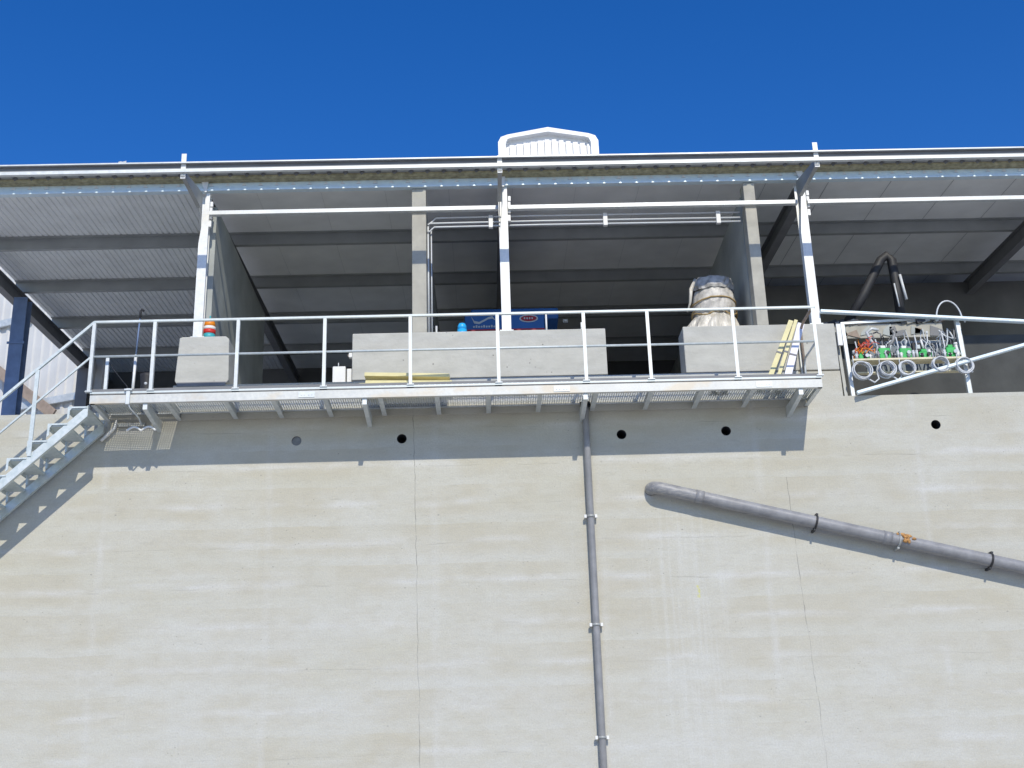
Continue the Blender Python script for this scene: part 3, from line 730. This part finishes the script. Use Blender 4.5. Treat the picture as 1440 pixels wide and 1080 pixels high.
for z_, r, k_ in ((.38, .345, 5), (.42, .35, 3), (.60, .345, 2)):
    pts = [(3.60+r*(1+random.uniform(-.02, .03))*math.cos(a), .62+r*.8*(1+random.uniform(-.02, .02))*math.sin(a), 8.482+z_+.035*math.sin(a*k_+z_*7)+random.uniform(-.008, .008)) for a in [2*math.pi*i/28 for i in range(28)]]
    part(MB().tube(pts, .011, 6, closed=True), 'strap', M_STRAPB, bg_)
part(MB().tube([(3.30, .36, 9.40), (3.22, .34, 9.22), (3.19, .34, 9.0), (3.14, .36, 8.86)], [.02, .035, .02, .012], 7), 'hanging_fold', M_WRAP, bg_)
# blue machine behind the long block
bm_ = thing('blue_printed_cabinet', (.42, 2.0, 8.48), 'dark blue cabinet with swoosh, red oval and red stripe behind the long parapet block', 'cabinet')
part(MB().box(-.26, 1.06, 2.0, 3.0, 5.06, 9.63), 'cabinet_body', M_PBLUE, bm_, .02)
part(MB().box(-.16, 1.32, 2.35, 3.1, 9.63, 9.83), 'cabinet_lid', M_PBLUE, bm_, .03)
part(MB().box(-.255, 1.055, 1.994, 1.999, 8.845, 9.315), 'red_stripe', M_PRED, bm_)
m = MB(); sw = [(-.15, 9.545), (-.10, 9.465), (-.02, 9.445), (.06, 9.485), (.14, 9.530), (.20, 9.545)]; lo = [(.26, 9.465), (.20, 9.500), (.13, 9.490), (.05, 9.445), (-.02, 9.407), (-.10, 9.420)]
m.prism([(x_, 1.993, z_) for x_, z_ in sw+lo], (0, .006, 0)); part(m, 'swoosh_emblem', M_PRINT, bm_)
m = MB()
for i in range(9): m.box(-.12+i*.042, -.12+i*.042+.028, 1.993, 1.999, 9.345, 9.375+.012*(i % 3 == 1))
part(m, 'small_lettering', M_PRINT, bm_)
m = MB(); m.prism([(.80+.155*math.cos(a), 1.993, 9.490+.068*math.sin(a)) for a in [2*math.pi*i/28 for i in range(28)]], (0, .005, 0)); ov = part(m, 'oval_badge', M_PRINT, bm_)
m = MB(); m.prism([(.80+.13*math.cos(a), 1.988, 9.490+.05*math.sin(a)) for a in [2*math.pi*i/28 for i in range(28)]], (0, .004, 0)); part(m, 'red_oval', M_PRED, ov)
m = MB()
for i in range(4): m.box(.72+i*.042, .72+i*.042+.024, 1.984, 1.987, 9.475, 9.505)
part(m, 'badge_lettering', M_PRINT, ov)
cb = thing('bright_blue_cap', (-.30, .3, 8.48), 'bright blue domed bottle cap showing above the long parapet block', 'bottle')
part(MB().lathe((-.275, .3, 8.482), [(.07, 0), (.072, .14)], 18), 'bottle_collar', M_CYAN, cb)
part(MB().lathe((-.275, .3, 8.482), [(.068, .14), (.066, .20), (.05, .235), (.015, .25)], 18), 'domed_cap', M_CYAN, cb)
def stick(x, y, z0, z1, r, mat, lab, name='upright_rod', cat='rod'):
    t_ = thing(name, (x, y, z0), lab, cat); part(MB().tube([(x, y, z0), (x, y, z1)], r, 8), 'rod_shaft', mat, t_); part(MB().tube([(x, y, z0), (x, y, z0+.03)], r*1.9, 8), 'rod_foot', mat, t_)
stick(.985, .2, 8.482, 8.80, .014, M_WPLAS, 'white upright rod on the long parapet block beside the blue cabinet')
stick(-.66, .32, 8.482, 8.70, .016, M_CONDW, 'pale upright stub just right of the left concrete column')
stick(1.50, .1, 8.482, 8.62, .012, M_WPLAS, 'short pale pin near the right end of the long parapet block')
# junction boxes at left of long block
jb = thing('junction_box', (-2.07, .25, ZT), 'pale junction box with a small one beside it left of the long parapet block', 'junction box')
part(MB().box(-2.18, -1.99, .15, .30, ZT+.002, ZT+.30), 'box_housing', M_WPLAS, jb, .01)
part(MB().box(-1.97, -1.90, .15, .28, ZT+.002, ZT+.26), 'small_housing', M_WPLAS, jb, .008)
part(MB().tube([(-2.10, .2, ZT+.30), (-2.10, .2, ZT+.37)], .008, 6), 'cable_stub', M_CONDW, jb)
pk = thing('wall_socket', (-1.93, .1, 8.2), 'small pinkish socket on the left end face of the long parapet block', 'socket')
part(MB().box(-1.935, -1.882, .05, .13, 8.13, 8.20), 'socket_body', M_WPLAS, pk, .006); part(MB().box(-1.95, -1.936, .07, .11, 8.15, 8.18), 'socket_plug', M_BROWN, pk)
# pole and lamp left
pl = thing('striped_pole', (-4.93, -.3, 7.43), 'thin pole with black hooked tip standing at the left end of the walkway', 'pole')
part(MB().tube([(-4.94, -.3, 7.345), (-4.93, -.3, 8.1)], .021, 10), 'white_lower_tube', M_WHITE, pl)
part(MB().tube([(-4.93, -.3, 8.1), (-4.912, -.3, 8.66)], .012, 8), 'blue_upper_tube', M_BLUE, pl)
part(MB().tube([(-4.912, -.3, 8.66), (-4.91, -.3, 8.78), (-4.89, -.3, 8.81), (-4.865, -.3, 8.78)], .017, 8), 'hooked_tip', M_BLACK, pl)
wl = thing('black_work_lamp', (-4.76, -.3, 7.43), 'black work lamp with a pale painted-on highlight standing beside the pole on the walkway', 'lamp')
part(MB().lathe((-4.75, -.28, 7.345), [(.07, 0), (.085, .05), (.09, .18), (.085, .3), (.10, .42), (.10, .46), (.03, .47)], 16), 'lamp_body', M_BLACK, wl)
part(MB().lathe((-4.745, -.35, 7.62), [(.015, 0), (.026, .02), (.022, .04), (.006, .05)], 12), 'lamp_glass_glint', M_CLEARH, wl)  # pale bead painted in for a small highlight on the black body
cbk = thing('black_cable', (-5.3, -.3, 8.0), 'thin black cable hanging from the short post to the clamp at the walkway left end', 'cable')
part(MB().tube([(-5.32, -.3, 8.02), (-5.2, -.35, 7.85), (-5.05, -.45, 7.66), (-4.93, -.6, 7.52), (-4.86, -.8, 7.38)], .006, 6), 'cable_run', M_BLACK, cbk)

# conduits high across the middle bay
cd = thing('conduit_run', (1.7, .12, 10.3), 'three parallel grey conduits with white clamps spanning the middle bay', 'conduit')
for z_, e in ((10.405, .13), (10.315, .03), (10.25, .10)):
    part(MB().tube([(-.77, .12, z_-e*.85), (-.77+e*.3, .12, z_-e*.7), (-.77+e, .12, z_), (1, .12, z_+.008), (4.03, .12, z_)], .0135, 8), 'conduit_tube', M_CONDW, cd)
for x in (.195, 1.95, 3.69): part(MB().box(x-.033, x+.033, .085, .15, 10.215, 10.425), 'conduit_clamp', M_WPLAS, cd, .005)
part(MB().tube([(-.765, .14, 10.30), (-.765, .14, 8.49)], .014, 8), 'drop_conduit', M_CONDW, cd)
part(MB().tube([(-.72, .2, 10.30), (-.72, .2, 8.49)], .011, 8), 'drop_conduit', M_CONDW, cd)
lm = thing('bulkhead_lamp', (1.25, 3.3, 9.95), 'small round pale lamp glinting in the dark middle bay', 'lamp')
part(MB().box(1.39, 1.47, 2.35, 2.36, 9.55, 9.61), 'lamp_plate', M_PURL, lm); part(MB().lathe((1.43, 2.34, 9.565), [(.02, 0), (.028, .015), (.01, .03)], 10), 'lamp_glass_glint', M_WPLAS, lm)

# ================================================================== PUMP RACK at the right
rk = thing('pump_rack_frame', (6.2, -.05, ZT_L), 'galvanised frame with a pale plank shelf holding green pumps on the wall top', 'rack')
def P3(a, b, w, mat, nm, y=-.0): part(MB().beam(a, b, w, w, (0, 1, 0)), nm, mat, rk)
P3((5.40, .05, ZT_L+.002), (5.37, .05, 8.50), .052, M_GALV, 'upright')
P3((5.33, .16, ZT_L+.002), (5.30, .16, 8.42), .045, M_PURL, 'upright')
P3((7.115, .05, ZT_L+.002), (7.09, .05, 8.52), .058, M_GALV, 'upright')
P3((7.19, .16, ZT_L+.002), (7.165, .16, 8.50), .03, M_PURL, 'upright')
P3((5.35, .05, 8.49), (6.45, .05, 8.535), .035, M_GALV, 'top_bar')
part(MB().box(5.43, 7.09, -.05, .16, 7.865, 7.895), 'plank_shelf', M_TIMB, rk, .003)
part(MB().box(5.50, 7.05, .02, .10, 7.69, 7.71), 'lower_plank', M_TIMB, rk, .003)
part(MB().box(5.265, 5.335, .0, .04, 8.13, 8.47), 'white_tag_plate', M_WPLAS, rk, .003)
for nm, a, b, lab in (('sloping_guard_rail', (5.05, -.03, 8.66), (9.6, -.03, 8.31), 'long pale steel rail running right from the right-hand white post, above the pump rack'),
                      ('diagonal_brace_bar', (5.42, -.09, 7.35), (9.8, -.09, 8.52), 'galvanised diagonal bar rising right from the wall top across the pump rack')):
    t_ = thing(nm, a, lab, 'rail'); part(MB().beam(a, b, .05, .055, (0, 1, 0)), 'rail_bar', M_EAVE, t_); part(MB().beam(Vector(a)+Vector((0, -.028, -.012)), Vector(b)+Vector((0, -.028, -.012)), .008, .022, (0, 1, 0)), 'rail_lip', M_GALV, t_)
labs = ['green pump at the left end of the rack, tangled in red wires', 'green pump second from the left on the rack, pale cap on top', 'green pump in the middle of the rack between two hose coils', 'green pump with a small black controller behind it', 'green pump at the right end of the rack beside a white fitting']
pumps = [(5.62, .16, .09), (5.93, .17, .17), (6.24, .17, .16), (6.53, .19, .10), (6.93, .17, .16)]
for i, (x, w, h) in enumerate(pumps):
    t_ = thing('dosing_pump', (x, .05, 7.896), labs[i], 'pump', 'green pumps on the rack shelf'); z0 = 7.897
    part(MB().box(x-w/2, x+w/2, -.02, .12, z0, z0+h), 'pump_housing', M_GREEN, t_, .015)
    part(MB().box(x-w*.28, x+w*.15, -.0, .09, z0+h+.0005, z0+h+.045), 'control_cap', M_WPLAS if i in (1, 2) else M_GREEN, t_, .008)
    part(MB().tube([(x+w*.2, -.03, z0+h*.5), (x+w*.2, -.06, z0+h*.5)], .028, 12), 'dial', M_BLACK if i % 2 else M_CLEARH, t_)
    part(MB().tube([(x-w*.6, .02, z0+.02), (x-w*.62, .02, z0+.13)], .022, 8), 'pump_head', M_CLEARH, t_)
    part(MB().tube([(x-w*.62, .02, z0+.13), (x-w*.5, .03, z0+.2), (x-w*.55, .05, z0+.30+.03*i)], .011, 6), 'outlet_hose', M_CONDW, t_)
clabs = ['hose coil hanging below the leftmost pump, largest of the row', 'hose coil below the second pump', 'greenish clear hose coil hanging below the middle of the rack', 'small hose coil hung behind the diagonal bar', 'hose coil hanging by the right upright of the rack']
for i, (x, z_, R) in enumerate(((5.53, 7.70, .145), (5.90, 7.71, .125), (6.20, 7.71, .13), (6.70, 7.77, .12), (7.05, 7.74, .125))):
    t_ = thing('hose_coil', (x, -.08, z_), clabs[i], 'hose', 'hose coils hanging under the pump shelf')
    for j in range(7):
        m = MB().ring((x+random.uniform(-.015, .015), -.055-.012*j, z_+random.uniform(-.015, .012)), R*random.uniform(.80, 1.04), .0095, (random.uniform(-.15, .15), random.uniform(-.2, .2)), jit=.003, sy=random.uniform(.88, 1))
        part(m, 'hose_loop', M_CLEARH if (i+j) % 3 else M_CONDW, t_)
    part(MB().tube([(x-R*.7, -.06, z_+R*.7), (x-R*.6, -.03, z_+R+.1)], .008, 6), 'hose_tail', M_CLEARH, t_)
    part(MB().tube([(x+R*.4, -.08, z_-R*.8), (x+R*1.2, -.07, z_-R*1.3), (x+R*1.7, -.06, z_-R*.9), (x+R*1.6, -.06, z_-R*.3)] if i < 2 else [(x+R*.5, -.08, z_-R*.7), (x+R*.9, -.07, z_-R*.8)], .012, 6), 'hose_tail', M_CONDW, t_)
wr = thing('red_wire_tangle', (5.6, -.02, 8.1), 'tangle of red and orange wires above the leftmost green pump', 'wires')
for i in range(16):
    p = Vector((random.uniform(5.48, 5.60), random.uniform(-.05, .05), random.uniform(7.95, 8.15))); pts = [p.copy()]
    for j in range(7): p += Vector((random.uniform(-.03, .085), random.uniform(-.02, .02), random.uniform(-.07, .085))); p.z = min(max(p.z, 7.93), 8.30); pts.append(p.copy())
    part(MB().tube(pts, .0065, 5), 'wire', M_RED if i % 3 else M_ORAN, wr)
fb = thing('grey_filter_bowls', (5.6, .06, 8.05), 'cluster of grey and white filter bowls behind the red wires', 'filter')
for i in range(7):
    x = random.uniform(5.50, 5.80); z_ = random.uniform(7.92, 8.12); r = random.uniform(.03, .05)
    part(MB().lathe((x, .08, z_), [(r*.5, 0), (r, r*.5), (r, r*1.5), (r*.6, r*2)], 10), 'filter_bowl', (M_CLEARH, M_WPLAS, M_PURL)[i % 3], fb)
ct = thing('black_controller', (6.45, .08, 8.13), 'small black controller with a pale blank plate above the fourth pump', 'controller')
part(MB().box(6.38, 6.56, .06, .12, 8.03, 8.17), 'controller_case', M_BLACK, ct, .006); part(MB().box(6.42, 6.49, .054, .059, 8.07, 8.13), 'blank_plate', M_PRINT, ct)
part(MB().tube([(6.53, .04, 8.06), (6.51, .04, 8.2)], .016, 8), 'cable_gland', M_WPLAS, ct)
hoses = [('big_white_hose_loop', [Vector((6.98, .0, 8.50))+Vector((.19*math.cos(a)-.01, 0, .30*math.sin(a))) for a in [math.radians(185-175*i/14) for i in range(15)]]+[Vector((7.20, 0, 8.45))], .012, M_CONDW, 'thin white hose arching over the rail above the rack', 'hose'),
         ('grey_corrugated_hose', [(5.86, .1, 8.12), (5.78, .1, 8.24), (5.74, .1, 8.36), (5.82, .1, 8.42), (5.92, .1, 8.40)], .024, M_CLEARH, 'fat grey hose hooked above the red wires', 'hose'),
         ('grey_elbow_hose', [(6.12, .12, 8.42), (6.16, .12, 8.34), (6.12, .12, 8.22), (6.02, .12, 8.10)], .026, M_PVC, 'fat grey hose bending down between the first and second pumps', 'hose'),
         ('thin_white_hose', [(6.64, .1, 8.36), (6.63, .1, 8.2), (6.58, .1, 8.12), (6.60, .1, 8.02)], .010, M_CONDW, 'thin white hose dropping to the fourth pump', 'hose'),
         ('curved_white_tube', [(6.82, .1, 8.37), (6.9, .1, 8.28), (7.0, .1, 8.24), (7.09, .1, 8.235)], .010, M_CONDW, 'white tube curving under the rail beside the right upright', 'hose'),
         ('white_pipe_fitting', [(6.99, -.02, 8.12), (7.0, -.02, 8.02), (7.03, -.02, 7.93)], .022, M_WPLAS, 'white fitting standing right of the last green pump', 'fitting')]
for nm, pts, r, mt, lab, cat in hoses:
    t_ = thing(nm, pts[0], lab, cat); part(MB().tube(pts, r, 8), 'tube_run', mt, t_); part(MB().tube([Vector(pts[0]), Vector(pts[0])+(Vector(pts[1])-Vector(pts[0]))*.3], r*1.35, 8), 'end_fitting', mt, t_)
# black ducts behind
dk = thing('black_duct', (6.5, 1.0, 9.0), 'black duct bent in an inverted V behind the pump rack', 'duct')
part(MB().tube([(5.75, 1.1, 8.86), (6.10, 1.0, 9.4), (6.42, 1.0, 9.95), (6.52, 1.0, 10.03), (6.60, 1.0, 9.95), (6.62, 1.0, 9.4), (6.62, 1.0, 8.87)], .075, 12), 'duct_run', M_BLACK, dk)
part(MB().tube([(6.66, .9, 9.65), (6.71, .9, 9.22)], .022, 8), 'white_side_tube', M_CONDW, dk); part(MB().tube([(6.55, .9, 9.5), (6.58, .9, 9.1)], .013, 8), 'white_side_tube', M_CONDW, dk)
# extra cables, valves and junctions crowding the pump rack
cl_ = thing('cable_bundle', (6.2, .1, 7.9), 'loose grey, white and black cables draped behind the green pumps', 'cables')
random.seed(23)
for i in range(26):
    x = random.uniform(5.45, 7.0); z_ = 7.91; pts = [Vector((x, .12, z_))]
    hgt = random.uniform(.12, .5); lean_ = random.uniform(-.2, .2)
    for j in range(1, 8): pts.append(Vector((x+lean_*j/7+random.uniform(-.025, .025), .12+random.uniform(-.03, .05), z_+hgt*math.sin(math.pi*min(1, j/7*random.uniform(.75, 1.0))*.9))))
    part(MB().tube(pts, random.choice((.006, .008, .012)), 6), 'cable', (M_CLEARH, M_BLACK, M_PVC, M_CONDW)[i % 4], cl_)
vv = thing('valve_manifold', (6.2, .02, 7.9), 'row of small pale valves and black fittings between the green pumps', 'valves')
for i in range(15):
    x = 5.5+i*.108+random.uniform(-.02, .02); h = random.uniform(.05, .12); mt = (M_CLEARH, M_BLACK, M_WPLAS, M_PVC)[i % 4]
    v0 = part(MB().tube([(x, -.03, 7.896), (x, -.03, 7.90+h)], random.uniform(.014, .024), 8), 'valve_body', mt, vv)
    part(MB().tube([(x-.03, -.03, 7.90+h*.7), (x+.03, -.03, 7.90+h*.7)], .009, 6), 'valve_arm', M_CONDW, v0)
dr = thing('dark_back_panel', (6.1, .35, 7.75), 'dark bluish metal panel standing behind the green pumps', 'panel')
part(MB().box(5.75, 7.02, .34, .36, 7.80, 8.30), 'panel_sheet', M_BLUEG, dr, .004); part(MB().box(5.75, 7.02, .325, .339, 8.26, 8.30), 'panel_lip', M_PURL, dr)
rb_ = thing('rubble_heap', (6.2, 1.05, 8.87), 'broken bits of timber and dark scrap lying on the concrete ledge behind the rack', 'rubble')
for i in range(22):
    x = random.uniform(5.35, 7.2); L_ = random.uniform(.05, .22); a = random.uniform(-.5, .5); zz_ = 8.865
    part(MB().beam((x, random.uniform(.97, 1.05), zz_), (x+L_*math.cos(a), 1.0, zz_+abs(L_*math.sin(a))*.6+.02), .05, random.uniform(.02, .07)), 'scrap_piece', (M_BROWN, M_BLACK, M_COLM, M_RAFT)[i % 4], rb_)
for i in range(12):
    x = random.uniform(5.3, 7.1); L_ = random.uniform(.08, .3)
    part(MB().prism([(x, .985, random.uniform(8.62, 8.70)), (x+L_, .985, random.uniform(8.62, 8.70)), (x+L_*.8, .985, random.uniform(8.72, 8.85)), (x+L_*.1, .985, random.uniform(8.70, 8.83))], (0, .012, 0)), 'loose_flake', (M_RAFT, M_DARKC, M_BROWN)[i % 3], rb_)
